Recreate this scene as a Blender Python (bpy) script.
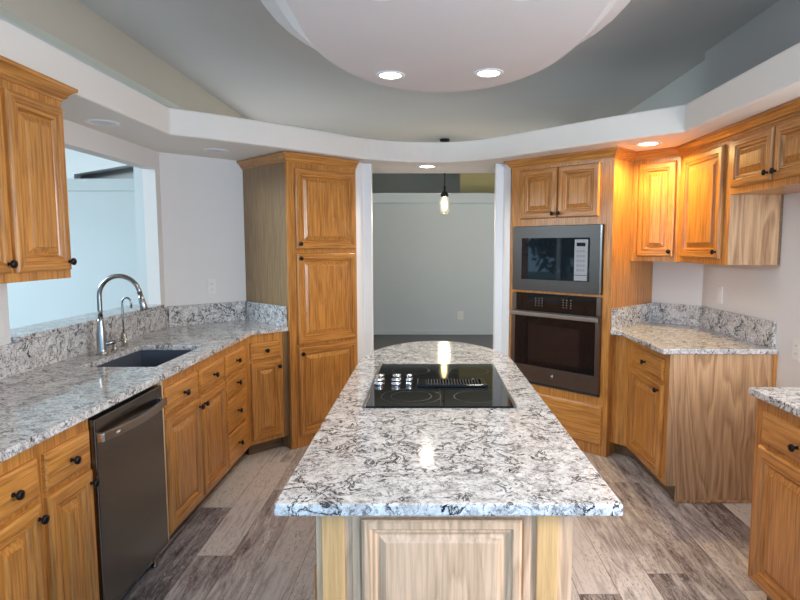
import bpy, bmesh, math, random
from mathutils import Vector, Matrix
random.seed(7)
for o in list(bpy.data.objects): bpy.data.objects.remove(o)
scene = bpy.context.scene
COL = scene.collection
S = math.sqrt(.5)
PI = math.pi

# ------------------------------------------------------------------ camera
cam_d = bpy.data.cameras.new('camera'); cam = bpy.data.objects.new('camera', cam_d); COL.objects.link(cam)
cam_d.sensor_width = 36; cam_d.lens = 575/800*36
cam_d.shift_x = -28/800
cam_d.clip_start = .02
cam.location = (0, 0, 1.5)
cam.rotation_euler = (PI/2 - math.atan(54/575), 0, 0)
scene.camera = cam
# ------------------------------------------------------------------ colour + world
vs = scene.view_settings
vs.view_transform = 'Standard'; vs.look = 'None'; vs.gamma = 1; vs.use_curve_mapping = False
vs.exposure = 0.84
W = bpy.data.worlds.new('sky'); scene.world = W; W.use_nodes = True
bg = W.node_tree.nodes['Background']
bg.inputs[0].default_value = (.42, .70, 1, 1); bg.inputs[1].default_value = 1.1
# ------------------------------------------------------------------ daylight through the windows, and added fill lights
def area(name, loc, aim, sx, sy, power, col):
    l = bpy.data.lights.new(name, 'AREA'); l.shape = 'RECTANGLE'; l.size = sx; l.size_y = sy; l.energy = power; l.color = col
    o = bpy.data.objects.new(name, l); COL.objects.link(o); o.location = loc
    o.rotation_euler = (Vector(aim)-Vector(loc)).to_track_quat('-Z', 'Y').to_euler()
    return o
area('daylight_rear_window', (.1, -1.35, 1.25), (.1, 2, 1.15), 3.0, 2.0, 19, (.10, .52, 1))
area('right_fill', (1.94, .75, 1.55), (-1.5, 3.9, 1.35), 1.3, .9, 62, (.96, .975, 1))  # added out of view to brighten the left walls; right wall is solid
area('daylight_side_windows', (-6.3, 2.6, 2.7), (-4.2, 5.6, 1.2), 4.5, 1.2, 225, (.70, .88, 1))
area('dining_fill', (3.3, 8.0, 1.5), (0, 8.6, 1.5), 2.0, 1.6, 22, (1, .96, .88))  # added fill for the dining room; no window in the wall behind it
area('hall_fill', (-2.2, 6.6, 1.5), (2.0, 5.6, 2.9), 1.4, 1.2, 9, (.95, .97, 1))  # added to brighten the far ceiling and right upper wall; no window here

# ================================================================== materials
def new_mat(name):
    m = bpy.data.materials.new(name); m.use_nodes = True
    nt = m.node_tree; b = nt.nodes['Principled BSDF']
    return m, nt, b
def node(nt, typ, ins=None, **props):
    n = nt.nodes.new(typ)
    for k, v in props.items(): setattr(n, k, v)
    for k, v in (ins or {}).items():
        if hasattr(v, 'is_linked') or isinstance(v, bpy.types.NodeSocket): nt.links.new(v, n.inputs[k])
        else: n.inputs[k].default_value = v
    return n
def math_n(nt, op, a, b=0.0, clamp=False):
    n = nt.nodes.new('ShaderNodeMath'); n.operation = op; n.use_clamp = clamp
    for i, v in enumerate((a, b)):
        if isinstance(v, bpy.types.NodeSocket): nt.links.new(v, n.inputs[i])
        else: n.inputs[i].default_value = v
    return n.outputs[0]
def ramp(nt, fac, stops):
    n = nt.nodes.new('ShaderNodeValToRGB'); nt.links.new(fac, n.inputs[0])
    e = n.color_ramp.elements
    while len(e) < len(stops): e.new(.5)
    for el, (p, c) in zip(e, stops):
        el.position = p; el.color = (c[0], c[1], c[2], 1) if not isinstance(c, (int, float)) else (c, c, c, 1)
    return n.outputs[0]
def mixc(nt, fac, a, b, blend='MIX'):
    n = nt.nodes.new('ShaderNodeMix'); n.data_type = 'RGBA'; n.blend_type = blend
    for i, v in ((0, fac), (6, a), (7, b)):
        if isinstance(v, bpy.types.NodeSocket): nt.links.new(v, n.inputs[i])
        elif i == 0: n.inputs[0].default_value = v
        else: n.inputs[i].default_value = (v[0], v[1], v[2], 1)
    return n.outputs[2]
def coords(nt, scale=(1, 1, 1), rnd=True):
    tc = nt.nodes.new('ShaderNodeTexCoord'); v = tc.outputs['Object']
    if rnd:
        oi = nt.nodes.new('ShaderNodeObjectInfo')
        cx = nt.nodes.new('ShaderNodeCombineXYZ')
        for i, k in enumerate((13.7, 29.3, 7.9)): nt.links.new(math_n(nt, 'MULTIPLY', oi.outputs['Random'], k), cx.inputs[i])
        a = node(nt, 'ShaderNodeVectorMath', {0: v, 1: cx.outputs[0]}, operation='ADD'); v = a.outputs[0]
    mp = node(nt, 'ShaderNodeMapping', {'Vector': v, 'Scale': scale})
    return mp.outputs[0]
def simple(name, col, rough=.5, metal=0, emit=None, estr=0, coat=0):
    m, nt, b = new_mat(name)
    b.inputs['Base Color'].default_value = (*col, 1); b.inputs['Roughness'].default_value = rough; b.inputs['Metallic'].default_value = metal
    if coat: b.inputs['Coat Weight'].default_value = coat; b.inputs['Coat Roughness'].default_value = .15
    if emit: b.inputs['Emission Color'].default_value = (*emit, 1); b.inputs['Emission Strength'].default_value = estr
    return m
def paint(name, col, rough=.75, bump=.05):
    m, nt, b = new_mat(name)
    v = coords(nt, (1, 1, 1), False)
    n = node(nt, 'ShaderNodeTexNoise', {'Vector': v, 'Scale': 90, 'Detail': 3})
    n2 = node(nt, 'ShaderNodeTexNoise', {'Vector': v, 'Scale': 1.5, 'Detail': 2})
    c = mixc(nt, n2.outputs[0], [x*.96 for x in col], [min(1, x*1.03) for x in col])
    nt.links.new(c, b.inputs['Base Color']); b.inputs['Roughness'].default_value = rough
    bp = node(nt, 'ShaderNodeBump', {'Height': n.outputs[0], 'Strength': bump, 'Distance': .004}); nt.links.new(bp.outputs[0], b.inputs['Normal'])
    return m
def oak(name, light, dark, axis='z', band=.27, pores=.56, rough=.30, bands=5.0):
    m, nt, b = new_mat(name)
    lo, hi, fine, fl = .13, 1.0, 110.0, 4.0
    sc = {'z': (hi, hi, lo), 'x': (lo, hi, hi), 'y': (hi, lo, hi)}[axis]
    sf = {'z': (fine, fine, fl), 'x': (fl, fine, fine), 'y': (fine, fl, fine)}[axis]
    v = coords(nt, sc); vf = coords(nt, sf)
    n1 = node(nt, 'ShaderNodeTexNoise', {'Vector': v, 'Scale': bands, 'Detail': 3, 'Roughness': .5, 'Distortion': .5})
    s = math_n(nt, 'FRACT', math_n(nt, 'MULTIPLY', n1.outputs[0], 13))
    line = ramp(nt, s, [(0, 0), (.25, .15), (.8, .85), (1, .1)])
    n2 = node(nt, 'ShaderNodeTexNoise', {'Vector': vf, 'Scale': 1, 'Detail': 4, 'Roughness': .62})
    pr = ramp(nt, n2.outputs[0], [(.40, 1), (.58, 0)])
    n3 = node(nt, 'ShaderNodeTexNoise', {'Vector': v, 'Scale': 2.2, 'Detail': 2})
    f = math_n(nt, 'ADD', math_n(nt, 'MULTIPLY', line, band), math_n(nt, 'MULTIPLY', pr, pores))
    f = math_n(nt, 'ADD', f, math_n(nt, 'MULTIPLY', math_n(nt, 'SUBTRACT', n3.outputs[0], .5), .5), True)
    c = mixc(nt, f, light, dark)
    nt.links.new(c, b.inputs['Base Color']); b.inputs['Roughness'].default_value = rough
    b.inputs['Coat Weight'].default_value = .25; b.inputs['Coat Roughness'].default_value = .22
    bp = node(nt, 'ShaderNodeBump', {'Height': pr, 'Strength': .12, 'Distance': .002}); bp.invert = True
    nt.links.new(bp.outputs[0], b.inputs['Normal'])
    return m
def granite(name):
    m, nt, b = new_mat(name)
    v = coords(nt)
    cloud = node(nt, 'ShaderNodeTexNoise', {'Vector': v, 'Scale': 20, 'Detail': 8, 'Roughness': .72, 'Distortion': .9})
    base = ramp(nt, cloud.outputs[0], [(.32, (.22, .21, .215)), (.42, (.52, .50, .49)), (.50, (.66, .64, .625)), (.66, (.80, .79, .785))])
    gr = node(nt, 'ShaderNodeTexNoise', {'Vector': v, 'Scale': 95, 'Detail': 4, 'Roughness': .75})
    base = mixc(nt, ramp(nt, gr.outputs[0], [(.52, 0), (.64, .65)]), base, (.34, .26, .20))
    gr2 = node(nt, 'ShaderNodeTexNoise', {'Vector': v, 'Scale': 70, 'Detail': 4, 'Roughness': .7, 'Distortion': .5})
    base = mixc(nt, ramp(nt, gr2.outputs[0], [(.37, .85), (.45, 0)]), base, (.15, .145, .15))
    # dark jagged veins, in patches
    w = node(nt, 'ShaderNodeTexNoise', {'Vector': v, 'Scale': 13, 'Detail': 7, 'Roughness': .66, 'Distortion': .7})
    d = math_n(nt, 'ABSOLUTE', math_n(nt, 'SUBTRACT', w.outputs[0], .5))
    vein = ramp(nt, d, [(.011, 1), (.025, 0)])
    pt = node(nt, 'ShaderNodeTexNoise', {'Vector': v, 'Scale': 8, 'Detail': 3, 'Roughness': .6})
    patch = ramp(nt, pt.outputs[0], [(.44, 0), (.54, 1)])
    vm = math_n(nt, 'MULTIPLY', vein, patch)
    w2 = node(nt, 'ShaderNodeTexNoise', {'Vector': v, 'Scale': 21, 'Detail': 5, 'Roughness': .6, 'Distortion': 1.0})
    d2 = math_n(nt, 'ABSOLUTE', math_n(nt, 'SUBTRACT', w2.outputs[0], .47))
    vein2 = math_n(nt, 'MULTIPLY', ramp(nt, d2, [(.008, .8), (.02, 0)]), ramp(nt, pt.outputs[0], [(.40, 1), (.55, .15)]))
    base = mixc(nt, vein2, base, (.09, .085, .09))
    base = mixc(nt, vm, base, (.012, .012, .016))
    nt.links.new(base, b.inputs['Base Color']); b.inputs['Roughness'].default_value = .085
    b.inputs['IOR'].default_value = 1.5
    return m
def floor_mat(name):
    m, nt, b = new_mat(name)
    tc = nt.nodes.new('ShaderNodeTexCoord')
    sp = node(nt, 'ShaderNodeSeparateXYZ', {0: tc.outputs['Object']})
    xr = math_n(nt, 'DIVIDE', math_n(nt, 'ADD', sp.outputs[0], 10.03), .178)
    row = math_n(nt, 'FLOOR', xr); fx = math_n(nt, 'FRACT', xr)
    wn = node(nt, 'ShaderNodeTexWhiteNoise', {'W': row}, noise_dimensions='1D')
    u = math_n(nt, 'ADD', math_n(nt, 'DIVIDE', sp.outputs[1], 1.22), wn.outputs['Value'])
    pid = math_n(nt, 'FLOOR', u); fu = math_n(nt, 'FRACT', u)
    cv = node(nt, 'ShaderNodeCombineXYZ', {0: row, 1: pid})
    w2 = node(nt, 'ShaderNodeTexWhiteNoise', {'Vector': cv.outputs[0]}, noise_dimensions='2D')
    rnd = w2.outputs['Value']
    seam = math_n(nt, 'MAXIMUM', math_n(nt, 'LESS_THAN', fx, .016), math_n(nt, 'LESS_THAN', fu, .0022))
    off = node(nt, 'ShaderNodeVectorMath', {0: w2.outputs['Color'], 1: (9.3, 17.1, 0)}, operation='MULTIPLY')
    ov = node(nt, 'ShaderNodeVectorMath', {0: tc.outputs['Object'], 1: off.outputs[0]}, operation='ADD')
    def nz(sx, sy, det, rough, dist):
        g = node(nt, 'ShaderNodeMapping', {'Vector': ov.outputs[0], 'Scale': (sx, sy, 1)})
        return node(nt, 'ShaderNodeTexNoise', {'Vector': g.outputs[0], 'Scale': 1, 'Detail': det, 'Roughness': rough, 'Distortion': dist}).outputs[0]
    n1 = nz(24, 3.2, 8, .72, 1.2); n2 = nz(6, 1.8, 4, .6, .6); n3 = nz(60, 11, 5, .75, 2.6); n4 = nz(160, 3, 2, .6, .2)
    f = math_n(nt, 'ADD', math_n(nt, 'MULTIPLY', math_n(nt, 'SUBTRACT', n1, .20), 1.4), math_n(nt, 'MULTIPLY', math_n(nt, 'SUBTRACT', n2, .13), .8))
    f = math_n(nt, 'ADD', f, math_n(nt, 'MULTIPLY', math_n(nt, 'SUBTRACT', rnd, .5), .46))
    f = math_n(nt, 'ADD', f, math_n(nt, 'MULTIPLY', math_n(nt, 'SUBTRACT', n4, .5), .18))
    c = ramp(nt, f, [(.36, (.085, .066, .066)), (.53, (.25, .208, .203)), (.68, (.43, .375, .36)), (.88, (.66, .60, .56))])
    fl = math_n(nt, 'MULTIPLY', ramp(nt, n3, [(.54, 0), (.60, .8)]), ramp(nt, f, [(.52, 1), (.74, .05)]))
    c = mixc(nt, fl, c, (.56, .485, .45))
    fd = math_n(nt, 'MULTIPLY', ramp(nt, n3, [(.38, .85), (.46, 0)]), ramp(nt, n2, [(.42, 0), (.58, 1)]))
    c = mixc(nt, fd, c, (.10, .075, .07))
    c = mixc(nt, math_n(nt, 'MULTIPLY', seam, .7), c, (.05, .038, .035))
    nt.links.new(c, b.inputs['Base Color']); b.inputs['Roughness'].default_value = .42
    bp = node(nt, 'ShaderNodeBump', {'Height': math_n(nt, 'SUBTRACT', n1, seam), 'Strength': .12, 'Distance': .003})
    nt.links.new(bp.outputs[0], b.inputs['Normal'])
    return m
def brushed(name, col, rough=.3, axis='x', var=.12):
    m, nt, b = new_mat(name)
    sc = (2, 300, 300) if axis == 'x' else (300, 300, 2)
    n = node(nt, 'ShaderNodeTexNoise', {'Vector': coords(nt, sc), 'Scale': 1, 'Detail': 3})
    c = mixc(nt, n.outputs[0], [x*(1-var) for x in col], [x*(1+var) for x in col])
    nt.links.new(c, b.inputs['Base Color']); b.inputs['Metallic'].default_value = 1; b.inputs['Roughness'].default_value = rough
    b.inputs['Anisotropic'].default_value = .5
    return m
def leaf_mat(name, a, bcol):
    m, nt, b = new_mat(name)
    n = node(nt, 'ShaderNodeTexNoise', {'Vector': coords(nt), 'Scale': 9, 'Detail': 4})
    nt.links.new(mixc(nt, n.outputs[0], a, bcol), b.inputs['Base Color']); b.inputs['Roughness'].default_value = .6
    return m

M = {}
HL, HD = (.63, .275, .060), (.25, .082, .013)
M['oak'] = oak('honey_oak', HL, HD, 'z')
M['oak_h'] = oak('honey_oak_cross', HL, HD, 'x')
M['oak_side'] = oak('veneer_side', (.34, .20, .085), (.18, .095, .035), 'z', band=.25, pores=.6, rough=.42)
M['oak_end'] = oak('veneer_end', (.62, .38, .205), (.29, .145, .062), 'z', band=.75, pores=.35, rough=.42, bands=4.0)
M['oak_pale'] = oak('pale_oak', (.84, .52, .32), (.47, .27, .15), 'z', band=.6, pores=.4, rough=.4, bands=6)
M['oak_pale_y'] = oak('pale_oak_yellow', (.82, .46, .19), (.54, .27, .09), 'z', band=.3, pores=.45, rough=.4)
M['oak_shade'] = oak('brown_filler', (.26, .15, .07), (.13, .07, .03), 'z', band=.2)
M['oak_light'] = oak('light_edge_oak', (.74, .55, .36), (.5, .33, .18), 'z', band=.3)
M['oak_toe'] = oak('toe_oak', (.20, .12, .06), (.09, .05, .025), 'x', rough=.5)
M['granite'] = granite('granite')
M['floor'] = floor_mat('plank_floor')
M['floor_d'] = paint('dark_floor', (.15, .15, .16), .7)
M['wall'] = paint('wall_paint', (.74, .71, .685))
M['ring'] = paint('soffit_paint', (.80, .745, .68))
M['ring_r'] = M['ring']
M['ceil'] = paint('ceiling_paint', (.62, .61, .595), .85)
M['cloud'] = paint('cloud_paint', (.70, .665, .66), .85)
M['wall_up'] = paint('upper_wall_paint', (.62, .57, .48), .85)
M['wall_dining'] = paint('dining_wall_paint', (.60, .63, .63), .8)
M['olive'] = paint('warm_lit_wall', (.52, .43, .20), .85)  # warm light on the far upper wall, put into its colour
M['white'] = paint('white_trim', (.82, .82, .82), .45, .01)
M['plate'] = simple('switch_plate', (.78, .76, .72), .35)
M['slot'] = simple('socket_slot', (.08, .08, .08), .5)
M['knob'] = simple('black_bronze', (.012, .010, .010), .28, .6)
M['steel'] = brushed('brushed_nickel', (.36, .35, .335), .24, 'z')
M['slate'] = brushed('slate_steel', (.19, .175, .16), .27, 'x')
M['mw_trim'] = brushed('microwave_trim', (.105, .096, .09), .38, 'x')
M['slate_l'] = brushed('slate_steel_light', (.40, .38, .35), .34, 'x')
M['slate_d'] = brushed('slate_steel_dark', (.20, .175, .155), .34, 'x')
M['bglass'] = simple('black_glass', (.006, .006, .007), .06)
M['mwglass'] = simple('microwave_glass', (.010, .014, .020), .03)
M['ovenin'] = simple('oven_window', (.018, .012, .011), .08)
M['ctglass'] = simple('cooktop_glass', (.008, .009, .008), .05)
M['ctglass'].node_tree.nodes['Principled BSDF'].inputs['Specular IOR Level'].default_value = .16
M['burner'] = simple('burner_ring', (.045, .045, .045), .3)
M['cttrim'] = brushed('cooktop_trim', (.20, .195, .19), .3, 'x')
M['chrome'] = simple('chrome', (.86, .88, .92), .12, 1)
M['silver'] = simple('silver_panel', (.30, .30, .31), .45, .2)
M['key'] = simple('key_grey', (.20, .20, .22), .5)
M['mark'] = simple('light_marking', (.55, .55, .55), .5)
M['display'] = simple('display', (.01, .01, .012), .1)
M['black'] = simple('matte_black', (.012, .012, .012), .6)
M['basin'] = simple('sink_composite', (.07, .083, .11), .35)
M['lens'] = simple('lamp_lens', (1, 1, 1), .5, 0, (1, .90, .74), 9)
M['lens_w'] = simple('lamp_lens_warm', (1, 1, 1), .5, 0, (1, .88, .62), 9)
M['lens_off'] = simple('lamp_lens_off', (.62, .62, .64), .3)
M['bulb'] = simple('bulb_glow', (1, .9, .7), .4, 0, (1, .70, .28), 7)
M['leaf'] = leaf_mat('leaves', (.03, .10, .02), (.16, .30, .06))
M['bark'] = simple('bark', (.08, .05, .03), .9)
M['grass'] = leaf_mat('lawn', (.05, .12, .03), (.12, .22, .05))
mg, nt, b = new_mat('clear_glass')
b.inputs['Base Color'].default_value = (1, .97, .9, 1); b.inputs['Roughness'].default_value = .05
b.inputs['Transmission Weight'].default_value = 1; b.inputs['IOR'].default_value = 1.12
b.inputs['Emission Color'].default_value = (1, .82, .5, 1); b.inputs['Emission Strength'].default_value = .12
M['jar'] = mg

# ================================================================== mesh helpers
class MB:
    def __init__(s): s.v = []; s.f = []; s.m = []; s.sm = []
    def face(s, idx, m=0, smooth=False): s.f.append(idx); s.m.append(m); s.sm.append(smooth)
    def box(s, x0, x1, y0, y1, z0, z1, m=0):
        n = len(s.v)
        s.v += [(x0,y0,z0),(x1,y0,z0),(x1,y1,z0),(x0,y1,z0),(x0,y0,z1),(x1,y0,z1),(x1,y1,z1),(x0,y1,z1)]
        for q in ((0,3,2,1),(4,5,6,7),(0,1,5,4),(1,2,6,5),(2,3,7,6),(3,0,4,7)): s.face([n+i for i in q], m)
        return s
    def prism(s, pts, z0, z1, m=0, ms=None):
        n = len(s.v); k = len(pts)
        a = sum(pts[i][0]*pts[(i+1)%k][1]-pts[(i+1)%k][0]*pts[i][1] for i in range(k))
        if a < 0: pts = pts[::-1]
        s.v += [(p[0], p[1], z0) for p in pts] + [(p[0], p[1], z1) for p in pts]
        s.face([n+i for i in range(k)][::-1], m); s.face([n+k+i for i in range(k)], m)
        for i in range(k): j = (i+1) % k; s.face([n+i, n+j, n+k+j, n+k+i], m if ms is None else ms)
        return s
    def rings(s, loops, m=0, cap0=True, cap1=True, smooth=False, mats=None):
        """list of equal-length loops of 3D points, bridged in order"""
        n = len(s.v); k = len(loops[0])
        for L in loops: s.v += [tuple(p) for p in L]
        for a in range(len(loops)-1):
            for i in range(k):
                j = (i+1) % k
                s.face([n+a*k+i, n+a*k+j, n+(a+1)*k+j, n+(a+1)*k+i], mats[i] if mats else m, smooth)
        if cap0: s.face([n+i for i in range(k)][::-1], m)
        if cap1: s.face([n+(len(loops)-1)*k+i for i in range(k)], m)
        return s
    def tube(s, pts, r, seg=12, m=0, smooth=True):
        pts = [Vector(p) for p in pts]; rs = r if isinstance(r, (list, tuple)) else [r]*len(pts)
        t0 = (pts[1]-pts[0]).normalized(); ref = Vector((0,0,1)) if abs(t0.z) < .9 else Vector((1,0,0))
        u = t0.cross(ref).normalized(); loops = []
        for i, p in enumerate(pts):
            t = (pts[min(i+1, len(pts)-1)]-pts[max(i-1, 0)]).normalized()
            u = (u - t*u.dot(t)).normalized(); w = t.cross(u)
            loops.append([p + (u*math.cos(a)+w*math.sin(a))*rs[i] for a in [2*PI*q/seg for q in range(seg)]])
        s.rings(loops, m, smooth=smooth); return s
    def lathe(s, prof, c=(0,0,0), axis='z', seg=24, m=0, smooth=True):
        """prof: (radius, height) list"""
        loops = []
        for r, h in prof:
            L = []
            for q in range(seg):
                a = 2*PI*q/seg; x, y = max(r, 1e-5)*math.cos(a), max(r, 1e-5)*math.sin(a)
                p = {'z': (x, y, h), '-y': (x, -h, y), 'x': (h, x, y), '-x': (-h, -x, y)}[axis]
                L.append((p[0]+c[0], p[1]+c[1], p[2]+c[2]))
            loops.append(L)
        s.rings(loops, m, smooth=smooth); return s
    def build(s, name, mats, parent=None, loc=(0,0,0), rz=0, bevel=0, seg=2):
        me = bpy.data.meshes.new(name); me.from_pydata(s.v, [], s.f)
        for mt in (mats if isinstance(mats, (list, tuple)) else [mats]): me.materials.append(M[mt] if isinstance(mt, str) else mt)
        for p, mi, sm in zip(me.polygons, s.m, s.sm): p.material_index = mi; p.use_smooth = sm
        bm = bmesh.new(); bm.from_mesh(me); bmesh.ops.recalc_face_normals(bm, faces=bm.faces); bm.to_mesh(me); bm.free()
        o = bpy.data.objects.new(name, me); COL.objects.link(o); o.location = loc; o.rotation_euler = (0, 0, rz)
        if parent: o.parent = parent
        if bevel:
            md = o.modifiers.new('bevel', 'BEVEL'); md.width = bevel; md.segments = seg; md.limit_method = 'ANGLE'; md.angle_limit = math.radians(40)
        return o
def tag(o, label, cat, group=None):
    o['label'] = label; o['category'] = cat
    if group: o['group'] = group
    return o
def thing(name, label, cat, loc=(0,0,0), rz=0, group=None):
    o = bpy.data.objects.new(name, None); COL.objects.link(o); o.empty_display_size = .1
    o.location = loc; o.rotation_euler = (0, 0, rz); tag(o, label, cat, group); return o
def struct(o): o['kind'] = 'structure'; return o
def fill_slab(name, outer, holes, z0, z1, mat, parent=None, bevel=0):
    """flat slab with holes"""
    bm = bmesh.new()
    def loop(pts):
        vs_ = [bm.verts.new((p[0], p[1], z1)) for p in pts]
        return [bm.edges.new((vs_[i], vs_[(i+1) % len(vs_)])) for i in range(len(vs_))]
    ed = loop(outer)
    for h in holes: ed += loop(h)
    bmesh.ops.triangle_fill(bm, use_beauty=True, use_dissolve=False, edges=ed)
    top = bm.faces[:]
    r = bmesh.ops.extrude_face_region(bm, geom=top)
    for e in r['geom']:
        if isinstance(e, bmesh.types.BMVert): e.co.z = z0
    bmesh.ops.recalc_face_normals(bm, faces=bm.faces)
    me = bpy.data.meshes.new(name); bm.to_mesh(me); bm.free(); me.materials.append(M[mat])
    o = bpy.data.objects.new(name, me); COL.objects.link(o)
    if parent: o.parent = parent
    if bevel:
        md = o.modifiers.new('bevel', 'BEVEL'); md.width = bevel; md.segments = 2; md.limit_method = 'ANGLE'; md.angle_limit = math.radians(50)
    return o
def copy_tree(o, parent=None):
    c = o.copy(); COL.objects.link(c)
    if parent: c.parent = parent
    for ch in list(o.children): copy_tree(ch, c)
    return c
def pl(c, sv):   # left 45-degree plane: (x-y)*S = c, (x+y)*S = sv
    return ((c+sv)*S, (sv-c)*S)
def prr(c, val):  # right 45-degree plane: (x+y)*S = c, (y-x)*S = val
    return ((c-val)*S, (c+val)*S)

# ================================================================== cabinet part builders (local: x width, y depth, z up; front at y=0)
KNOB_PROF = [(.0, 0), (.0075, 0), (.0075, .003), (.0055, .006), (.005, .013), (.009, .017), (.0145, .020), (.0155, .024), (.0135, .029), (.007, .032), (0, .0325)]
def knob(parent, x, z, y=0):
    return MB().lathe(KNOB_PROF, (0, 0, 0), '-y', 16).build('knob', 'knob', parent, (x, y, z))
DOOR_PROF = [(0, 0), (0, .012), (.003, .018), (.009, .022), (.038, .0225), (.041, .0150), (.046, .0145), (.048, .0185), (.054, .0180), (.058, .0085), (.062, .0045), (.068, .0045), (.070, .0070), (.093, .0165), (.095, .0215), (.099, .0215)]
def door(parent, x0, x1, z0, z1, kn=None, mats=('oak', 'oak_h'), name='door', y=0, prof=DOOR_PROF):
    w, h = x1-x0, z1-z0; mb = MB(); loops = []
    k = min(1.0, .40*min(w, h)/.099)
    for ins, d in prof:
        i = ins*k
        loops.append([(i, -d, i), (w-i, -d, i), (w-i, -d, h-i), (i, -d, h-i)])
    n = len(mb.v)
    for L in loops: mb.v += L
    for a in range(len(loops)-1):
        rail = prof[a+1][0] <= .068
        for i in range(4):
            j = (i+1) % 4
            mb.face([n+a*4+i, n+a*4+j, n+(a+1)*4+j, n+(a+1)*4+i], 1 if (rail and i in (0, 2)) else 0)
    mb.face([n+3, n+2, n+1, n], 0); e = n+(len(loops)-1)*4; mb.face([e, e+1, e+2, e+3], 0)
    o = mb.build(name, mats, parent, (x0, y, z0))
    if kn: knob(o, kn[0]-x0, kn[1]-z0, -.0185)
    return o
def drawer(parent, x0, x1, z0, z1, kn=None, mat='oak_h', name='drawer_front', y=0):
    w, h = x1-x0, z1-z0; mb = MB(); loops = []
    for i, d in [(0, 0), (0, .011), (.004, .015), (.012, .0185), (.018, .019)]:
        loops.append([(i, -d, i), (w-i, -d, i), (w-i, -d, h-i), (i, -d, h-i)])
    mb.rings(loops)
    o = mb.build(name, mat, parent, (x0, y, z0))
    if kn: knob(o, kn[0]-x0, kn[1]-z0, -.0185)
    return o
CROWN = [(0, 0), (.006, 0), (.008, .010), (.016, .014), (.022, .028), (.036, .042), (.046, .046), (.048, .060), (.0, .060)]
def crown(parent, path, z, flip=1, mat='oak_h', k=1.0):
    """path: local plan points; profile pushed to the right-hand side of travel"""
    P = [Vector((p[0], p[1])) for p in path]; loops = []
    for i, p in enumerate(P):
        ds = []
        if i > 0: ds.append((P[i]-P[i-1]).normalized())
        if i < len(P)-1: ds.append((P[i+1]-P[i]).normalized())
        ns = [Vector((d.y, -d.x))*flip for d in ds]
        n = sum(ns, Vector((0, 0))); n.normalize(); n = n/max(.3, n.dot(ns[0]))
        loops.append([(p.x+n.x*o*k, p.y+n.y*o*k, z+h) for o, h in CROWN])
    return MB().rings(loops).build('crown_moulding', mat, parent)

# ================================================================== the setting
SOF, RT, CE = 2.16, 2.32, 2.93
WL, WR = -1.90, 2.0
CL, CR = -4.27, 4.37      # offsets of the two angled walls
YL, YR = WL-CL/S, CR/S-WR
struct(MB().box(-1.99, 3.4, -1.3, 5.34, -.05, 0).build('floor', 'floor'))
struct(MB().box(-3.6, 3.4, 5.34, 12, -.05, 0).build('floor_dining', 'floor_d'))
struct(MB().box(-6.6, -1.99, -1.3, 5.34, -.05, 0).box(-6.6, -3.6, 5.34, 9, -.05, 0).build('floor_side_room', 'floor'))
struct(MB().box(-6.7, 3.5, -1.4, 12.1, CE, CE+.08).build('ceiling', 'ceil'))
# left wall with the pass-through (opening Y 2.59-4.0, Z 1.06-2.035)
struct(MB().box(WL-.09, WL, -1.3, 2.59, 0, SOF).box(WL-.09, WL, 2.59, 4.07, 0, 1.06).box(WL-.09, WL, 2.59, 4.07, 2.035, SOF)
       .box(WL-.09, WL, 4.07, YL, 0, SOF).build('wall_left', 'wall'))
a, b2 = pl(CL, (WL+YL+.0)*S), pl(CL, 3.36)
oa, ob = pl(CL-.13, (WL+YL)*S-.05), pl(CL-.13, 3.36)
struct(MB().prism([(WL, YL), b2, ob, oa, (WL-.09, YL)], 0, SOF).build('wall_back_left', 'wall'))
# posts of the opening to the dining room
struct(MB().prism([(-.575, 4.60), (-.525, 4.69), (-.455, 4.69), (-.453, 4.74), (-.54, 5.34), (-.62, 5.37), b2, (-.93, 4.97)], 0, SOF).build('trim_1', 'white', bevel=.006))

struct(MB().prism([(.655, 4.615), (.610, 4.70), (.545, 4.70), (.543, 4.75), (.63, 5.34), (1.05, 5.40), (1.06, 5.065)], 0, SOF).build('trim_2', 'white', bevel=.006))
c0 = (WR, YR); c1 = prr(CR, 2.86); o1 = prr(CR+.126, 2.86)
struct(MB().prism([c0, c1, o1, (WR+.13, YR)], 0, SOF).build('wall_back_right', 'wall'))
struct(MB().box(WR, WR+.13, -1.3, c0[1], 0, SOF).build('wall_right', 'wall'))
# ring soffit: flat ledge around the room with a curved inner face
inner = [(-1.535, -1.3), (-1.535, 3.50)]
ctrl = [(-1.535, 3.50), (-1.33, 3.66), (-1.105, 3.86), (-.886, 4.07), (-.65, 4.31), (-.44, 4.50), (-.143, 4.63), (.135, 4.645), (.33, 4.58), (.53, 4.42), (.73, 4.20), (.905, 4.01), (1.109, 3.79), (1.303, 3.60), (1.49, 3.42)]
def catmull(P, n=5):
    out = []
    for i in range(len(P)-1):
        p0, p1, p2, p3 = (Vector(P[max(i-1, 0)]), Vector(P[i]), Vector(P[i+1]), Vector(P[min(i+2, len(P)-1)]))
        for q in range(n):
            t = q/n
            out.append(tuple(.5*((2*p1)+(p2-p0)*t+(2*p0-5*p1+4*p2-p3)*t*t+(3*p1-p0-3*p2+p3)*t**3)))
    out.append(tuple(P[-1])); return out
curve = catmull(ctrl)
inner = [(-1.535, -1.3)] + curve + [(1.505, -1.3)]
outer = [(1.995+.06, -1.3), (2.055, 4.12), (1.20, 5.34), (-.75, 5.34), (-1.93, 4.16), (-1.93, -1.3)]
ring = struct(fill_slab('soffit', inner+outer, [], SOF, RT, 'ring', bevel=.012))
# upper walls over the ledge
struct(MB().box(-2.13, -2.05, -1.3, 7.3, 2.645, CE).build('wall_upper_left', 'wall_up'))
struct(MB().box(2.055, 2.14, -1.3, 4.42, SOF, CE).box(2.14, 2.22, 4.34, 7.2, SOF, CE).build('wall_upper_right', 'wall_dining'))
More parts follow.
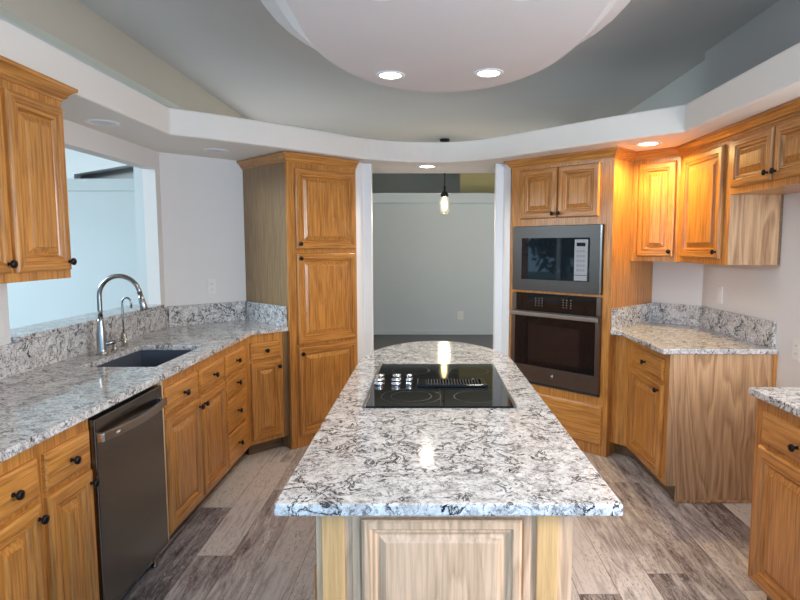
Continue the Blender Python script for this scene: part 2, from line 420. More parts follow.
# ceiling cloud over the island, three tiers
def stadium(off, n=20):
    cx, rx = .078, .632+off; pts = []
    for i in range(n+1):
        t = PI*i/n; pts.append((cx+rx*math.cos(t), 2.72+(.955+off)*math.sin(t)))
    for i in range(n+1):
        t = PI+PI*i/n; pts.append((cx+rx*math.cos(t), .75+(.955+off)*math.sin(t)))
    return pts
mb = MB(); mb.rings([[(x, y, z) for x, y in stadium(o_)] for o_, z in ((0, 2.45), (.085, 2.53), (.10, 2.545), (.19, 2.585), (.19, CE-.001))])
struct(mb.build('ceiling_cloud', 'cloud'))
# rear wall behind the camera with a wide window
struct(MB().box(-1.99, -1.4, -1.42, -1.3, 0, CE).box(1.6, 2.13, -1.42, -1.3, 0, CE).box(-1.4, 1.6, -1.42, -1.3, 2.25, CE).box(-1.4, 1.6, -1.42, -1.3, 0, .25).build('wall_rear', 'wall'))
mb = MB()
for x in (-1.4, .07, 1.54): mb.box(x, x+.06, -1.40, -1.33, .25, 2.25)
mb.box(-1.4, 1.6, -1.40, -1.33, .25, .31).box(-1.4, 1.6, -1.40, -1.33, 2.19, 2.25)
struct(mb.build('window_1', 'white'))
mb = MB(); mb.box(WR-.03, WR, .02, .09, 1.05, 2.05).box(WR-.03, WR, 1.41, 1.48, 1.05, 2.05).box(WR-.03, WR, .09, 1.41, 1.05, 1.11).box(WR-.03, WR, .09, 1.41, 1.99, 2.05)
struct(mb.build('added_window_frame', 'white'))  # unseen frame added around the right fill light, on solid wall
# dining room
struct(MB().box(-.93, 3.4, 9.69, 9.80, 0, 2.21).box(-.96, 3.4, 9.66, 9.86, 2.21, 2.378).build('wall_dining', 'wall_dining', bevel=.01))
struct(MB().box(-.93, 3.4, 9.675, 9.69, 0, .075).build('baseboard_dining', 'wall_dining', bevel=.004))
struct(MB().box(-3.6, 3.5, 11.6, 11.7, 0, CE).build('wall_far', 'wall_up'))
struct(MB().prism([(.565, 10.3), (3.4, 10.1), (3.4, 10.4), (.565, 10.45)], 2.0, CE).build('wall_olive', 'olive'))
struct(MB().box(3.4, 3.5, 4.4, 12, 0, CE).build('wall_dining_right', 'wall_dining'))
struct(MB().box(-3.7, -3.6, 7.7, 12, 0, CE).box(-2.62, -2.5, 5.2, 7.6, 0, 2.378).build('wall_hall', 'wall_dining'))
# side room seen through the pass-through
struct(MB().box(-6.6, -2.5, 7.6, 7.7, 0, 2.214).box(-6.6, -2.5, 7.57, 7.78, 2.214, 2.371)
       .build('wall_side_room_back', 'wall_dining', bevel=.006))
mb = MB(); n = len(mb.v)
prof = [(-6.6, 2.371), (-4.605, 2.371), (-4.605, 2.43), (-2.5, 2.775), (-2.5, CE), (-6.6, CE)]
mb.rings([[(x, 7.6, z) for x, z in prof], [(x, 7.75, z) for x, z in prof]])
struct(mb.build('trim_3', 'white'))
struct(MB().box(-6.6, -2.5, 8.0, 8.1, 0, CE).build('wall_side_room_far', 'wall'))
struct(MB().box(-6.7, -6.6, -1.4, .3, 0, CE).box(-6.7, -6.6, 7.0, 9, 0, CE).box(-6.7, -6.6, .3, 7.0, 0, .35).box(-6.7, -6.6, .3, 7.0, 2.5, CE).build('wall_side_room_left', 'wall_dining'))
mb = MB()
for y in (.3, 2.5, 4.72, 6.94): mb.box(-6.68, -6.62, y, y+.06, .35, 2.5)
mb.box(-6.68, -6.62, .3, 7.0, .35, .41).box(-6.68, -6.62, .3, 7.0, 2.44, 2.5)
struct(mb.build('window_2', 'white'))
struct(MB().box(-6.6, -1.99, -1.4, -1.3, 0, CE).build('wall_side_room_rear', 'wall_dining'))
# garden beyond the side windows (only seen mirrored in the microwave)
struct(MB().box(-30, -6.75, -10, 20, -.12, -.06).build('ground', 'grass'))
def tree(x, y, h, r, label):
    t = thing('garden_tree', label, 'tree', (x, y, -.06), 0)
    MB().tube([(0, 0, 0), (.05, 0, h*.3), (0, .06, h*.7)], [.12, .09, .04], 8).build('trunk', 'bark', t)
    mb = MB()
    for i in range(700):
        u = Vector((random.gauss(0, 1), random.gauss(0, 1), random.gauss(0, 1))).normalized()*r*random.random()**.4
        c = Vector((u.x, u.y, h*.62+u.z*(h*.38/r)))
        d = Vector((random.gauss(0, 1), random.gauss(0, 1), random.gauss(0, 1))).normalized(); e = d.orthogonal().normalized(); g = d.cross(e)
        s_ = .10+.08*random.random(); n = len(mb.v)
        mb.v += [tuple(c+d*s_*1.4), tuple(c+e*s_*.6), tuple(c-d*s_*1.4), tuple(c-e*s_*.6)]
        mb.face([n, n+1, n+2, n+3])
    mb.build('foliage', 'leaf', t)
for i, (x, y, h, r, lab) in enumerate([(-10.5, 1.5, 3.2, 1.1, 'leafy garden tree nearest the rear, outside the side window'), (-12.2, 3.6, 2.6, 1.0, 'low leafy garden tree in the middle, outside the side window'),
                           (-10.3, 5.6, 3.4, 1.2, 'tall leafy garden tree farthest back, outside the side window')]): tree(x, y, h, r, lab)

# ================================================================== LEFT WALL base run (rot +90: local x -> +Y, front faces +X)
FX = -1.25
R90 = PI/2
def body_box(parent, w, depth, z0, z1, mat='oak', toe=True, x0=0):
    o = MB().box(x0, w, 0, depth, z0, z1).build('body', mat, parent)
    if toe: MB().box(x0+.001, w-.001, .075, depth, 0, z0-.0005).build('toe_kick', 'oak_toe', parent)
    return o
t = thing('base_cabinet', 'honey oak base cabinet with two drawers over two doors, left of the dishwasher', 'cabinet', (FX, 1.463, 0), R90)
body_box(t, .60, .648, .1, .884)
Y0 = 1.45
for (a, b_, k) in ((1.497, 1.752, 1.63), (1.787, 2.032, 1.91)):
    drawer(t, a-Y0, b_-Y0, .705, .832, (k-Y0, .765)); door(t, a-Y0, b_-Y0, .125, .685, (b_-.022-Y0, .64))
# dishwasher
d = thing('dishwasher', 'dark slate steel dishwasher with a bowed bar handle under the granite counter', 'dishwasher', (FX, 2.066, 0), R90)
w = .540
MB().box(.002, w-.002, .02, .56, .095, .87).build('tub_casing', 'black', d)
MB().box(.002, w-.002, -.022, .019, .10, .862).build('door_panel', 'slate', d, bevel=.004)
MB().box(.19, .30, -.0235, -.0222, .822, .834).build('vent_slot', 'black', d)
hp = []
for i in range(17):
    u = i/16; hp.append((.018+u*(w-.026), -.040-.028*math.sin(PI*u), .790))
loops = [[(x, y-.007, z-.017), (x, y+.007, z-.017), (x, y+.007, z+.017), (x, y-.007, z+.017)] for x, y, z in hp]
h = MB().rings(loops).build('handle', 'slate_l', d, bevel=.003)
mk = MB()
for i in range(6): mk.box(.075+i*.008, .081+i*.008, -.0685-.0006, -.0675, (.787), .795)
mk.build('nameplate', 'mark', h, (0, .0083, 0))
for x in (.018, w-.016): MB().box(x-.012, x+.012, -.045, -.022, .774, .806).build('handle_bracket', 'chrome', d, bevel=.003)
MB().box(.01, w-.01, .06, .07, .012, .095).build('toe_panel', 'black', d)
for x in (.03, w-.03): MB().lathe([(.0, 0), (.016, 0), (.016, .008), (.006, .012), (.006, .096)], (0, 0, 0), 'z', 10).build('foot', 'steel', d, (x, .035, 0))
# sink base
t = thing('sink_base_cabinet', 'wide honey oak cabinet under the sink, two false drawer fronts over paired doors', 'cabinet', (FX, 2.608, 0), R90)
Y0 = 2.608
MB().box(0, .845, 0, .02, .1, .884).box(0, .02, .02, .648, .1, .884).box(.825, .845, .02, .648, .1, .884).box(.02, .825, .02, .648, .1, .12).build('body', 'oak', t)
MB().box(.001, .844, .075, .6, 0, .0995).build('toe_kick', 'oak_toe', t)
MB().box(.002, .026, -.012, 0, .1, .884).build('filler_strip', 'oak_light', t)
drawer(t, 2.652-Y0, 3.035-Y0, .705, .832, (2.845-Y0, .765)); drawer(t, 3.062-Y0, 3.435-Y0, .705, .832, (3.25-Y0, .765))
door(t, 2.648-Y0, 3.045-Y0, .125, .685, (3.022-Y0, .64)); door(t, 3.066-Y0, 3.435-Y0, .125, .685, (3.09-Y0, .64))
# drawer stack
t = thing('drawer_cabinet', 'honey oak base cabinet with a stack of four drawers beside the corner', 'cabinet', (FX, 3.4535, 0), R90)
Y0 = 3.4535
body_box(t, .4865, .648, .1, .884)
for z0, z1 in ((.705, .832), (.558, .69), (.340, .540), (.125, .325)):
    drawer(t, 3.465-Y0, 3.822-Y0, z0, z1, (3.645-Y0, (z0+z1)/2))
# 45-degree corner base
P0 = (FX, FX+5.19)
t = thing('corner_base_cabinet', 'narrow angled oak base cabinet with one drawer and one door beside the pantry', 'cabinet', (P0[0], P0[1], 0), PI/4)
def loc45(p, o, a):
    dx, dy = p[0]-o[0], p[1]-o[1]; c, s_ = math.cos(-a), math.sin(-a)
    return (dx*c-dy*s_, dx*s_+dy*c)
pan_s0, pan_s1 = 2.212, 2.827
poly = [P0, pl(-3.67, pan_s0-.001), pl(CL+.001, pan_s0-.001), (WL+.002, YL-.001), (WL+.002, P0[1]+.001), (P0[0]-.001, P0[1]+.001)]
MB().prism([loc45(p, P0, PI/4) for p in poly], .1, .884).build('body', 'oak', t)
poly = [pl(-3.75, 1.93), pl(-3.75, pan_s0-.001), pl(-4.2, pan_s0-.001), pl(-4.2, 1.93)]
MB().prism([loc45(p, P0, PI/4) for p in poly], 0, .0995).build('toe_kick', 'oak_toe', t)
drawer(t, .014, .246, .705, .825, (.13, .765)); door(t, .014, .248, .13, .685, (.225, .64))
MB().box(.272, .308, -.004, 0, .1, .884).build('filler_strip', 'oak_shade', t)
# pantry
pp = pl(-3.628, pan_s0)
t = thing('pantry_cabinet', 'tall angled oak pantry cabinet with three stacked doors left of the opening', 'cabinet', (pp[0], pp[1], 0), PI/4)
wd = pan_s1-pan_s0
MB().box(.019, wd, 0, .640, 0, 2.095).build('body', 'oak', t)
MB().box(0, .0188, 0, .02, 0, 2.095).build('face_stile', 'oak', t)
MB().box(0, .0188, .0205, .640, 0, 2.095).build('side_panel', 'oak_side', t)['label'] = 'greyish brown oak veneer side'
for z0, z1, kz in ((1.478, 2.058, 1.515), (.778, 1.447, 1.41), (.085, .757, .71)): door(t, .062, wd-.020, z0, z1, (.086, kz))
crown(t, [(0, .640), (0, 0), (wd, 0)], 2.094, flip=1)

# ================================================================== RIGHT SIDE
TV, TWD = 2.774, .86
tp = prr(3.704, TV); RA = -PI/4
t = thing('oven_tower_cabinet', 'tall angled oak cabinet housing the microwave and wall oven', 'cabinet', (tp[0], tp[1], 0), RA)
MB().box(0, .034, 0, .665, 0, 2.10).box(.80, TWD-.019, 0, .665, 0, 2.10).box(.034, .80, 0, .665, 1.652, 2.10).box(.034, .80, 0, .665, 1.140, 1.157).box(.034, .80, 0, .665, 0, .425).box(.034, .80, .64, .665, .425, 1.652).build('body', 'oak', t)
MB().box(TWD-.019, TWD, 0, .665, 0, 2.10).build('side_panel', 'oak', t)
door(t, .096, .419, 1.706, 2.075, (.398, 1.738)); door(t, .433, .760, 1.706, 2.075, (.452, 1.738))
drawer(t, .035, .822, .08, .366, None, name='lower_panel')
crown(t, [(0, .58), (0, 0), (TWD, 0), (TWD, .277)], 2.099)
# microwave
m = thing('microwave', 'built-in microwave in a wide steel trim frame above the wall oven', 'microwave', (tp[0], tp[1], 0), RA)
x0, x1, z0, z1 = .036, .797, 1.159, 1.648
gx0, gx1, gz0, gz1 = .120, .705, 1.245, 1.560
MB().box(x0, gx0, -.022, -.001, z0, z1).box(gx1, x1, -.022, -.001, z0, z1).box(gx0, gx1, -.022, -.001, z0, gz0).box(gx0, gx1, -.022, -.001, gz1, z1).build('trim_frame', 'mw_trim', m)
MB().box(x1-.012, x1, -.0245, -.022, z0, z1).build('trim_edge', 'steel', m)['label'] = 'bright steel edge strip'
MB().box(.05, .78, .002, .45, 1.175, 1.63).build('casing', 'black', m)
dr = MB().box(gx0, .580, -.020, -.004, gz0, gz1).box(.690, gx1, -.020, -.004, gz0, gz1).box(.580, .690, -.020, -.004, gz0, 1.250).box(.580, .690, -.020, -.004, 1.548, gz1).build('door', 'mwglass', m)
MB().box(.185, .515, -.0206, -.0201, 1.305, 1.495).build('window', 'mwglass', dr)
cp = MB().box(.582, .688, -.0225, -.004, 1.2505, 1.5475).build('control_panel', 'silver', m, bevel=.002)
MB().box(.600, .670, -.0232, -.0226, 1.498, 1.524).build('display', 'display', cp)
for r in range(5):
    for c in range(3):
        MB().box(.602+c*.024, .620+c*.024, -.0231, -.0226, 1.455-r*.034, 1.470-r*.034).build('key', 'key', cp)
MB().box(.586, .684, -.0250, -.0226, 1.2535, 1.288).build('door_button', 'silver', cp, bevel=.002)
MB().box(.586, .684, -.0231, -.0226, 1.289, 1.293).build('button_gap', 'black', cp)
# wall oven
ov = thing('built_in_oven', 'slate steel single wall oven with black glass door and bar handle', 'oven', (tp[0], tp[1], 0), RA)
MB().box(.06, .775, .002, .55, .44, 1.13).build('casing', 'black', ov)
for xa, xb in ((.037, .0755), (.7665, .798)): MB().box(xa, xb, -.020, -.001, 1.008, 1.137).build('control_side', 'slate_d', ov)
c = MB().box(.076, .766, -.021, -.001, 1.008, 1.137).build('control_panel', 'bglass', ov)
MB().box(.345, .465, -.0216, -.0211, 1.066, 1.104).build('display', 'display', c)
for gx in (.255, .285, .312, .495, .525, .560):
    for r in range(4): MB().box(gx, gx+.006, -.0216, -.0211, 1.045+r*.019, 1.049+r*.019).build('touch_key', 'mark', c)
dx = MB().box(.037, .072, -.030, -.001, .452, 1.002).box(.767, .798, -.030, -.001, .452, 1.002).box(.072, .767, -.030, -.001, .452, .578).box(.072, .767, -.030, -.001, .962, 1.002).build('door', 'slate_d', ov)
MB().box(.072, .767, -.029, -.002, .578, .962).build('door_glass', 'bglass', dx)
MB().box(.20, .64, -.0295, -.0291, .62, .90).build('oven_window', 'ovenin', dx)
lg = MB(); lg.lathe([(.0, .0), (.0165, .0), (.0165, .001), (0, .001)], (.415, -.0302, .513), '-y', 24)
e = lg.build('emblem', 'slate_l', dx)
MB().tube([(.415+.0145*math.cos(q*PI/12), -.0316, .513+.0145*math.sin(q*PI/12)) for q in range(25)], .0011, 6).build('emblem_rim', 'black', e)
tc_ = bpy.data.curves.new('lettering', 'FONT'); tc_.body = 'GE'; tc_.size = .015; tc_.extrude = .0003; tc_.align_x = 'CENTER'; tc_.align_y = 'CENTER'
dg = bpy.data.objects.new('lettering_source', tc_); COL.objects.link(dg)
bpy.context.view_layer.update()
me = bpy.data.meshes.new_from_object(dg.evaluated_get(bpy.context.evaluated_depsgraph_get())); bpy.data.objects.remove(dg)
me.materials.clear(); me.materials.append(M['black'])
lt = bpy.data.objects.new('emblem_letters', me); COL.objects.link(lt); lt.parent = e; lt.location = (.415, -.0316, .513); lt.rotation_euler = (PI/2, 0, 0)
MB().box(.036, .799, -.060, -.046, .966, .996).build('handle', 'slate_l', ov, bevel=.004)
for x in (.06, .765): MB().box(x-.010, x+.010, -.0465, -.030, .970, .992).build('handle_post', 'slate_l', ov)
MB().box(.037, .798, -.012, -.001, .428, .4515).build('bottom_vent', 'black', ov)
# right corner base
RX = 1.39
RP = (RX, 3.76/S-RX)
t = thing('base_cabinet', 'oak base cabinet with one drawer over one door beside the oven tower', 'cabinet', (RX, RP[1], 0), -R90)
TS = TV-TWD
def lr(p): return loc45(p, (RX, RP[1]), -R90)
poly = [prr(3.76, TS-.001), RP, (RX, 3.2615), (WR-.001, 3.2615), (WR-.001, YR-.002), prr(CR-.002, TS-.001)]
MB().prism([lr(p) for p in poly], .1, .884).build('body', 'oak', t)
poly = [prr(3.83, TS-.002), (RX+.07, 3.83/S-RX-.07), (RX+.07, 3.2615), (WR-.01, 3.2615), (WR-.01, YR-.015), prr(CR-.014, TS-.002)]
MB().prism([lr(p) for p in poly], 0, .0995).build('toe_kick', 'oak_toe', t)
mb = MB(); pe = [lr(p) for p in [(RX, 3.25), (RX, 3.261), (WR-.001, 3.261), (WR-.001, 3.25)]]
mb.prism(pe, .1, .884); pe = [lr(p) for p in [(RX+.06, 3.25), (RX+.06, 3.261), (WR-.001, 3.261), (WR-.001, 3.25)]]; mb.prism(pe, .0, .1)
mb.build('end_panel', 'oak_end', t)['label'] = 'tan veneer end panel with bold cathedral grain'
MB().prism([lr(p) for p in [(RX+.06, 3.238), (RX+.06, 3.2498), (WR-.001, 3.2498), (WR-.001, 3.238)]], 0, .018).build('shoe_moulding', 'oak_end', t, bevel=.004)
MB().prism([lr(p) for p in [(WR-.02, 3.245), (WR-.02, 3.2498), (WR-.001, 3.2498), (WR-.001, 3.245)]], .019, .884).build('scribe_strip', 'oak', t)
drawer(t, .105, .612, .710, .836, (.35, .772)); door(t, .092, .618, .125, .690, (.565, .645))
# near right base (edge of frame)
NX = 1.365
t = thing('base_cabinet', 'oak base cabinet at the right edge of the view, nearest the camera', 'cabinet', (NX, 2.335, 0), -R90)
MB().box(0, .62, 0, .634, .1, .884).build('body', 'oak', t)
MB().box(.02, .60, .075, .62, 0, .0995).build('toe_kick', 'oak_toe', t)
drawer(t, .066, .555, .715, .836, (.30, .768)); door(t, .050, .565, .120, .692, (.53, .645))
# upper cabinets
t = thing('upper_cabinet', 'angled oak wall cabinet in the corner, lit by the recessed light', 'cabinet', (*prr(3.984, TS), 0), RA)
UO = prr(3.984, TS)
poly = [UO, (1.70, 3.984/S-1.70), (WR-.001, 3.984/S-1.70), (WR-.001, YR-.002), prr(CR-.002, TS-.001)]
poly = [prr(3.984, TS-.001)] + poly[1:]
MB().prism([loc45(p, UO, RA) for p in poly], 1.392, 2.10).build('body', 'oak', t)
UW = TS-(3.984/S-3.40)*S
door(t, .050, UW-.024, 1.427, 2.072, (UW-.046, 1.462))
crown(t, [(.0, 0), (UW, 0)], 2.099)
UY = 3.984/S-1.70
t = thing('upper_cabinet', 'single door oak wall cabinet on the right wall above the counter', 'cabinet', (1.70, UY-.001, 0), -R90)
uw = UY-.001-3.27
MB().box(0, uw-.006, 0, .299, 1.392, 2.10).build('body', 'oak', t)
MB().box(uw-.0058, uw, 0, .282, 1.392, 2.10).build('end_panel', 'oak_end', t)['label'] = 'tan veneer end panel with bold cathedral grain'
MB().box(uw-.0058, uw, .2822, .299, 1.392, 2.10).build('scribe_strip', 'oak_toe', t)
door(t, .082, uw-.075, 1.427, 2.075, (uw-.10, 1.465))
crown(t, [(.0, 0), (uw, 0)], 2.099)
t = thing('upper_cabinet', 'short two-door oak cabinet high over the empty refrigerator space', 'cabinet', (1.70, 3.2695, 0), -R90)
MB().box(.0005, .915, 0, .299, 1.787, 2.10).build('body', 'oak', t)
door(t, .022, .405, 1.822, 2.082, (.380, 1.862)); door(t, .422, .805, 1.822, 2.082, (.447, 1.862))
crown(t, [(.0, 0), (.915, 0)], 2.099)
# left upper cabinet
t = thing('upper_cabinet', 'oak wall cabinet with two raised-panel doors at the left edge', 'cabinet', (-1.53, 1.70, 0), R90)
Y0 = 1.70
MB().box(0, .762, 0, .369, 1.365, 2.10).build('body', 'oak', t)
door(t, .055, 2.095-Y0, 1.400, 2.065, (2.07-Y0, 1.435)); door(t, 2.122-Y0, 2.445-Y0, 1.400, 2.065, (2.42-Y0, 1.435))
crown(t, [(0, 0), (.762, 0), (.762, .369)], 2.099, flip=1)

# ================================================================== countertops
t = thing('countertop', 'long white and black granite countertop along the left wall, holding the sink', 'countertop', (0, 0, 0))
cy_ = -1.215+3.645/S
out = [(-1.215, 1.43), (-1.215, cy_), pl(-3.645, pan_s0-.002), pl(CL+.002, pan_s0-.002), (WL+.001, YL-.002), (WL+.001, 1.43)]
SX0, SX1, SY0, SY1 = -1.70, -1.325, 2.755, 3.36
fill_slab('slab', out, [[(SX0, SY0), (SX1, SY0), (SX1, SY1), (SX0, SY1)]], .885, .915, 'granite', t, bevel=.004)
MB().box(WL+.001, WL+.021, 1.43, YL-.009, .9152, 1.0595).build('backsplash', 'granite', t)
MB().prism([pl(CL+.002, 1.596), pl(CL+.002, pan_s0-.002), pl(CL+.022, pan_s0-.002), pl(CL+.022, 1.596)], .9152, 1.064).build('backsplash', 'granite', t)
MB().prism([pl(CL+.023, pan_s0-.002), pl(-3.66, pan_s0-.002), pl(-3.66, pan_s0-.022), pl(CL+.023, pan_s0-.022)], .9152, 1.064).build('backsplash', 'granite', t)
o = MB().box(-2.095, WL+.026, 2.592, 4.068, 1.0605, 1.086).build('bar_ledge', 'granite', bevel=.004)
tag(o, 'raised granite ledge capping the pass-through sill behind the sink', 'ledge')
t = thing('countertop', 'short granite countertop with splash in the corner right of the oven tower', 'countertop', (0, 0, 0))
e1 = 3.71/S-1.335
out = [prr(3.71, TS-.002), (1.335, e1), (1.335, 3.232), (WR-.001, 3.232), (WR-.001, YR-.003), prr(CR-.003, TS-.002)]
fill_slab('slab', out, [], .885, .915, 'granite', t, bevel=.004)
MB().prism([prr(3.72, TS-.002), prr(CR-.024, TS-.002), prr(CR-.024, TS-.022), prr(3.72, TS-.022)], .9152, 1.066).build('backsplash', 'granite', t)
MB().prism([prr(CR-.003, TS-.002), prr(CR-.003, 1.50), prr(CR-.023, 1.50), prr(CR-.023, TS-.002)], .9152, 1.066).build('backsplash', 'granite', t)
MB().box(WR-.021, WR-.001, 3.27, YR-.025, .9152, 1.066).build('backsplash', 'granite', t)
o = fill_slab('countertop', [(1.335, 1.70), (1.335, 2.352), (WR-.001, 2.352), (WR-.001, 1.70)], [], .885, .915, 'granite', None, bevel=.004)
tag(o, 'granite countertop on the cabinet at the right edge, nearest the camera', 'countertop')
# sink
s_ = thing('sink', 'dark undermount single-bowl sink set in the left counter', 'sink', (0, 0, .70))
mb = MB(); a = (SX0-.004, SX1+.004, SY0-.004, SY1+.004)
def rect(i, z): return [(a[0]+i, a[2]+i, z), (a[1]-i, a[2]+i, z), (a[1]-i, a[3]-i, z), (a[0]+i, a[3]-i, z)]
mb.rings([rect(-.02, .183), rect(0, .183), rect(.006, .02), rect(.03, .0), rect(.12, -.004)], cap0=False)
mb.rings([rect(-.02, .1825), rect(-.018, .17), rect(-.006, -.012), rect(.12, -.014)], cap0=False)
mb.build('bowl', 'basin', s_)
MB().lathe([(0, 0), (.045, 0), (.045, .003), (.03, .004), (.025, .001), (0, .001)], ((SX0+SX1)/2, (SY0+SY1)/2, -.0035), 'z', 24).build('drain', 'steel', s_)
# main faucet
f = thing('faucet', 'tall brushed nickel gooseneck pull-down kitchen faucet behind the sink', 'faucet', (-1.765, 3.075, .9155), .0)
MB().lathe([(0, 0), (.030, 0), (.030, .006), (.026, .010), (.0245, .03), (.0245, .10), (.020, .14), (.0150, .18), (.0140, .20), (0, .20)], seg=24).build('body', 'steel', f)
pts = [(0, 0, .195), (0, 0, .24), (0, 0, .315)]
R_ = .110
for i in range(1, 17):
    q = PI*i/16*.90; pts.append((R_-R_*math.cos(q), -.0*i, .315+R_*math.sin(q)))
pts.append((pts[-1][0]+.006, 0, pts[-1][2]-.02))
MB().tube(pts, .0125, 14).build('spout', 'steel', f)
p = Vector(pts[-1]); dr_ = Vector((.22, 0, -1)).normalized()
MB().tube([p, p+dr_*.02, p+dr_*.025, p+dr_*.085, p+dr_*.09], [.0126, .0130, .0150, .0195, .0165], 14).build('spray_head', 'steel', f)
lv = MB().tube([(.012, .015, .055), (.032, .045, .058), (.04, .055, .058)], [.014, .014, .012], 12).build('valve', 'steel', f)
MB().tube([(.036, .050, .058), (.07, .095, .066)], [.007, .005], 10).build('lever', 'steel', f)
# filtered-water faucet
f = thing('water_filter_faucet', 'small slim curved filter tap between the tall faucet and the corner', 'faucet', (-1.78, 3.33, .9155))
MB().lathe([(0, 0), (.022, 0), (.022, .004), (.017, .006), (.017, .075), (.012, .082), (.006, .084), (0, .084)], seg=20).build('body', 'steel', f)
pts = [(0, 0, .08), (0, 0, .16), (0, 0, .255)]
for i in range(1, 13):
    q = PI*i/12; pts.append((.026-.026*math.cos(q), 0, .255+.03*math.sin(q)))
pts.append((.052, 0, .225))
MB().tube(pts, .0055, 10).build('spout', 'steel', f)
MB().tube([(.0, -.01, .045), (.0, -.045, .05)], .004, 8).build('lever', 'steel', f)
o = MB().lathe([(0, 0), (.018, 0), (.018, .006), (.012, .010), (.012, .035), (.008, .042), (0, .043)], seg=20).build('air_gap_cap', 'steel', loc=(-1.775, 3.215, .9155))
tag(o, 'short round nickel cap on the counter between the two faucets', 'sink fitting')

# ================================================================== island
IX0, IX1, IY0, IY1 = -.265, .342, 1.312, 2.98
t = thing('kitchen_island', 'pale oak kitchen island cabinet with a raised end panel under its granite top', 'island', (0, 0, 0))
MB().box(IX0, IX1, IY0, IY1, .0, .884).build('body', 'oak', t)
MB().box(IX0, IX1, IY0-.008, IY0-.0005, 0, .884).build('end_skin', 'oak_pale', t)['label'] = 'pale oak end face'
for x0, x1 in ((-.252, -.197), (.256, .308)): MB().box(x0, x1, IY0-.016, IY0-.0085, 0, .884).build('pilaster', 'oak_pale_y', t, bevel=.003)['label'] = 'yellowish plain oak strip'
for x0, x1 in ((-.180, -.160), (.225, .243)):
    MB().box(x0, x1, IY0-.014, IY0-.0085, 0, .884).build('edge_bead', 'oak_pale', t, bevel=.003)
EP = [(0, 0), (0, .014), (.006, .018), (.020, .018), (.024, .013), (.030, .013), (.036, .008), (.040, .008), (.056, .015), (.060, .015)]
door(t, -.155, .220, .10, .862, None, ('oak_pale', 'oak_pale'), 'end_panel', IY0-.0085, EP)
# drawers and doors along the left side (rot -90 frame), own local frame
def rot_part(o, yy):
    o.rotation_euler = (0, 0, -R90); x, y, z = o.location; o.location = (IX0, yy - x, z); return o
for y1 in (2.97, 2.435, 1.90):
    o = drawer(t, 0, .525, .715, .850, None); o.location = (0, 0, .715); rot_part(o, y1)
    o = door(t, 0, .525, .11, .700, (.03, .655)); o.location = (0, 0, .11); rot_part(o, y1)
# granite top with a bowed far end
pts = [(-.352, 1.258), (.445, 1.258), (.436, 2.92)]
cxm = .0425
for i in range(1, 24):
    q = PI*i/24; pts.append((cxm+.394*math.cos(q), 2.94+.585*math.sin(q)**1.15))
pts.append((-.352, 2.95))
CT = (-.238, .322, 2.033, 2.792)
o = fill_slab('island_countertop', pts, [], .885, .915, 'granite', None, bevel=.005)
tag(o, 'large white granite island top with black veins and a bowed far end', 'countertop')
# cooktop
k = thing('cooktop', 'black glass downdraft cooktop with chrome knobs set in the island top', 'cooktop', (0, 0, .915))
MB().box(CT[0]+.012, CT[1]-.012, CT[2]+.003, CT[3]-.003, .0005, .0075).build('glass_top', 'ctglass', k, bevel=.001)
for x0, x1 in ((CT[0], CT[0]+.0118), (CT[1]-.0118, CT[1])): MB().box(x0, x1, CT[2], CT[3], .0003, .009).build('side_trim', 'cttrim', k, bevel=.002)
gl = .0076
def circ(x, y, r):
    mb = MB(); seg = 48
    for r_ in (r,):
        loops = [[(x+rr*math.cos(2*PI*q/seg), y+rr*math.sin(2*PI*q/seg), gl+zz) for q in range(seg)] for rr, zz in ((r_-.0008, 0), (r_-.0008, .0003), (r_+.0008, .0003), (r_+.0008, 0))]
        mb.rings(loops, cap0=False, cap1=False)
    return mb.build('burner_mark', 'burner', k)
circ(-.065, 2.175, .115); circ(-.065, 2.175, .078); circ(.185, 2.17, .085); circ(-.08, 2.64, .085); circ(.19, 2.63, .09)
MB().box(.0465, .0485, CT[2]+.004, 2.28, gl, gl+.0004).build('centre_seam', 'black', k)
vn = MB().box(-.045, .247, 2.315, 2.325, gl, gl+.010).box(-.045, .247, 2.425, 2.435, gl, gl+.010).box(-.045, -.005, 2.325, 2.425, gl, gl+.010).box(.220, .247, 2.325, 2.425, gl, gl+.010).build('downdraft_vent', 'bglass', k, bevel=.003)
mb = MB()
for i in range(18): x = .000+i*.0122; mb.box(x, x+.005, 2.3255, 2.4245, gl+.003, gl+.009)
mb.build('vent_grille', 'black', vn)
for (x, y, r) in ((-.207, 2.375, .0195), (-.207, 2.455, .0195), (-.135, 2.375, .0195), (-.135, 2.455, .0195), (-.080, 2.375, .0135), (-.080, 2.455, .0135)):
    MB().lathe([(0, 0), (r*1.05, 0), (r*1.1, .003), (r*.85, .006), (r*.85, .012), (r*.98, .018), (r*.92, .022), (0, .0225)], (0, 0, 0), 'z', 20).build('control_knob', 'chrome', k, (x, y, gl))

# ================================================================== wall plates
def plate(label, cat, loc, rz, w=.07, h=.115, kind='outlet', gang=1):
    t = thing('power_outlet' if kind == 'outlet' else 'light_switch', label, cat, loc, rz)
    MB().box(-w/2, w/2, -.006, -.0002, -h/2, h/2).build('cover_plate', 'plate', t, bevel=.002)
    if kind == 'outlet':
        for z in (.022, -.022):
            f_ = MB().box(-.017, .017, -.0085, -.0062, z-.014, z+.014).build('receptacle', 'plate', t, bevel=.003)
            MB().box(-.007, -.005, -.0090, -.0086, z-.004, z+.006).box(.005, .007, -.0090, -.0086, z-.004, z+.006).build('slots', 'slot', f_)
    else:
        for g in range(gang):
            x = (g-(gang-1)/2)*.046
            MB().box(x-.0165, x+.0165, -.0095, -.0062, -.033, .033).build('rocker', 'plate', t, bevel=.002)
    return t
q = pl(CL, (-1.655+4.384)*S)
plate('white wall outlet above the granite splash left of the pantry', 'outlet', (q[0], q[1], 1.19), PI/4)
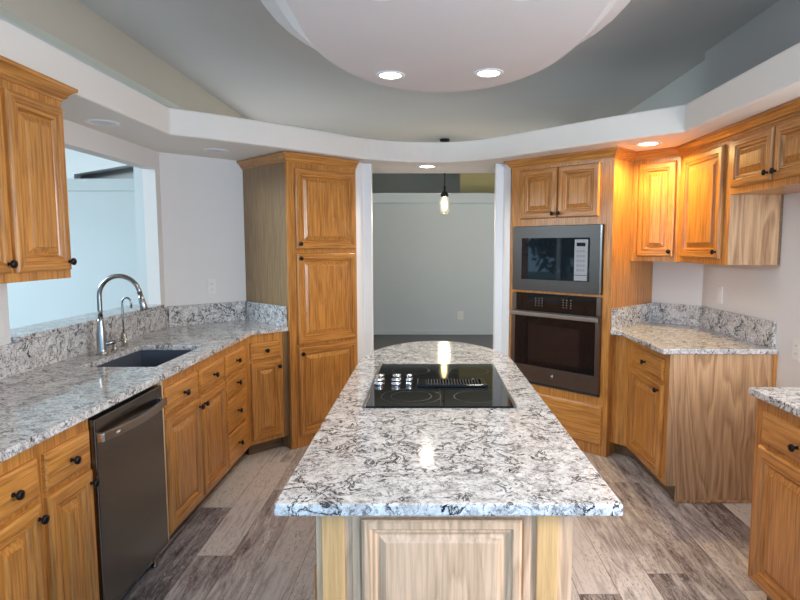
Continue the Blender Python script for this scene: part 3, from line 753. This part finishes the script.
plate('white two-gang rocker switch plate at the left edge under the wall cabinet', 'light switch', (WL, 2.485, 1.155), R90, .118, .115, 'switch', 2)
plate('white rocker switch on the right wall above the corner counter', 'light switch', (WR, 3.924, 1.165), -R90, .07, .115, 'switch', 1)
plate('white outlet low on the right wall in the refrigerator space', 'outlet', (WR, 3.075, .94), -R90)
plate('small outlet low on the dining room wall beyond the opening', 'outlet', (.55, 9.69, .33), 0, .10, .14)

# ================================================================== lamps
def downlight(x, y, z, label, lens='lens', power=0, col=(1, .91, .78), r=.075, angle=150):
    t = thing('recessed_light', label, 'ceiling light', (x, y, z))
    MB().lathe([(r*.80, -.001), (r*.82, -.006), (r, -.006), (r*1.12, -.002), (r*1.12, -.0005), (r*.80, -.0005)], seg=32).build('trim_ring', 'white', t)
    MB().lathe([(0, -.0045), (r*.5, -.0045), (r*.79, -.0030), (r*.79, -.0008), (0, -.0008)], seg=32).build('lens', lens, t)
    if power:
        l = bpy.data.lights.new('downlight', 'SPOT'); l.energy = power; l.color = col; l.spot_size = math.radians(angle); l.spot_blend = .6; l.shadow_soft_size = .05
        lo = bpy.data.objects.new('downlight', l); COL.objects.link(lo); lo.location = (x, y, z-.02)
for x, y, lab in ((-.21, 3.31, 'lit recessed light at the far left of the ceiling cloud'), (.335, 3.27, 'lit recessed light at the far right of the ceiling cloud'),
             (-.18, 2.25, 'lit recessed light cut by the top edge of view, on the left'), (.36, 2.25, 'lit recessed light cut by the top edge of view, on the right')):
    downlight(x, y, 2.45, lab, power=6)
for x, lab in ((-.18, 'recessed light above the camera, left of the pair'), (.36, 'recessed light above the camera, right of the pair')): downlight(x, 1.25, 2.45, lab, power=6)
downlight(-1.745, 3.16, SOF, 'unlit recessed light in the soffit above the sink', 'lens_off')
downlight(-1.47, 4.06, SOF, 'unlit recessed light in the soffit before the angled left wall', 'lens_off')
downlight(-.008, 4.86, SOF, 'lit recessed light in the soffit over the dining room opening', power=14)
downlight(1.425, 3.80, SOF, 'bright warm recessed light in the soffit by the corner wall cabinet', 'lens_w', power=27, col=(1, .70, .27), angle=170)
# pendant
p = thing('pendant_light', 'small glowing glass jar pendant hanging on a black cord in the dining room', 'pendant light', (.225, 7.9, CE))
MB().lathe([(0, -.03), (.06, -.03), (.065, -.02), (.065, -.0005), (0, -.0005)], seg=24).build('canopy', 'black', p)
MB().tube([(0, 0, -.03), (0, 0, -.70)], .006, 8).build('cord', 'black', p)
MB().lathe([(0, -.40), (.018, -.40), (.018, -.46), (0, -.46)], seg=12).build('cord_grip', 'black', p)
MB().lathe([(0, -.62), (.014, -.62), (.014, -.69), (.03, -.70), (.052, -.735), (.052, -.765), (0, -.765)], seg=20).build('socket_cap', 'black', p)
MB().lathe([(.045, -.766), (.060, -.80), (.066, -.86), (.062, -.95), (.045, -.995), (0, -1.0)], seg=24).build('glass_jar', 'jar', p)
MB().lathe([(0, -.768), (.015, -.775), (.034, -.86), (.032, -.91), (.018, -.945), (0, -.95)], seg=16).build('bulb', 'bulb', p)
l = bpy.data.lights.new('pendant_glow', 'POINT'); l.energy = 12; l.color = (1, .85, .6); l.shadow_soft_size = .06
lo = bpy.data.objects.new('pendant_glow', l); COL.objects.link(lo); lo.location = (.225, 7.9, CE-1.08)
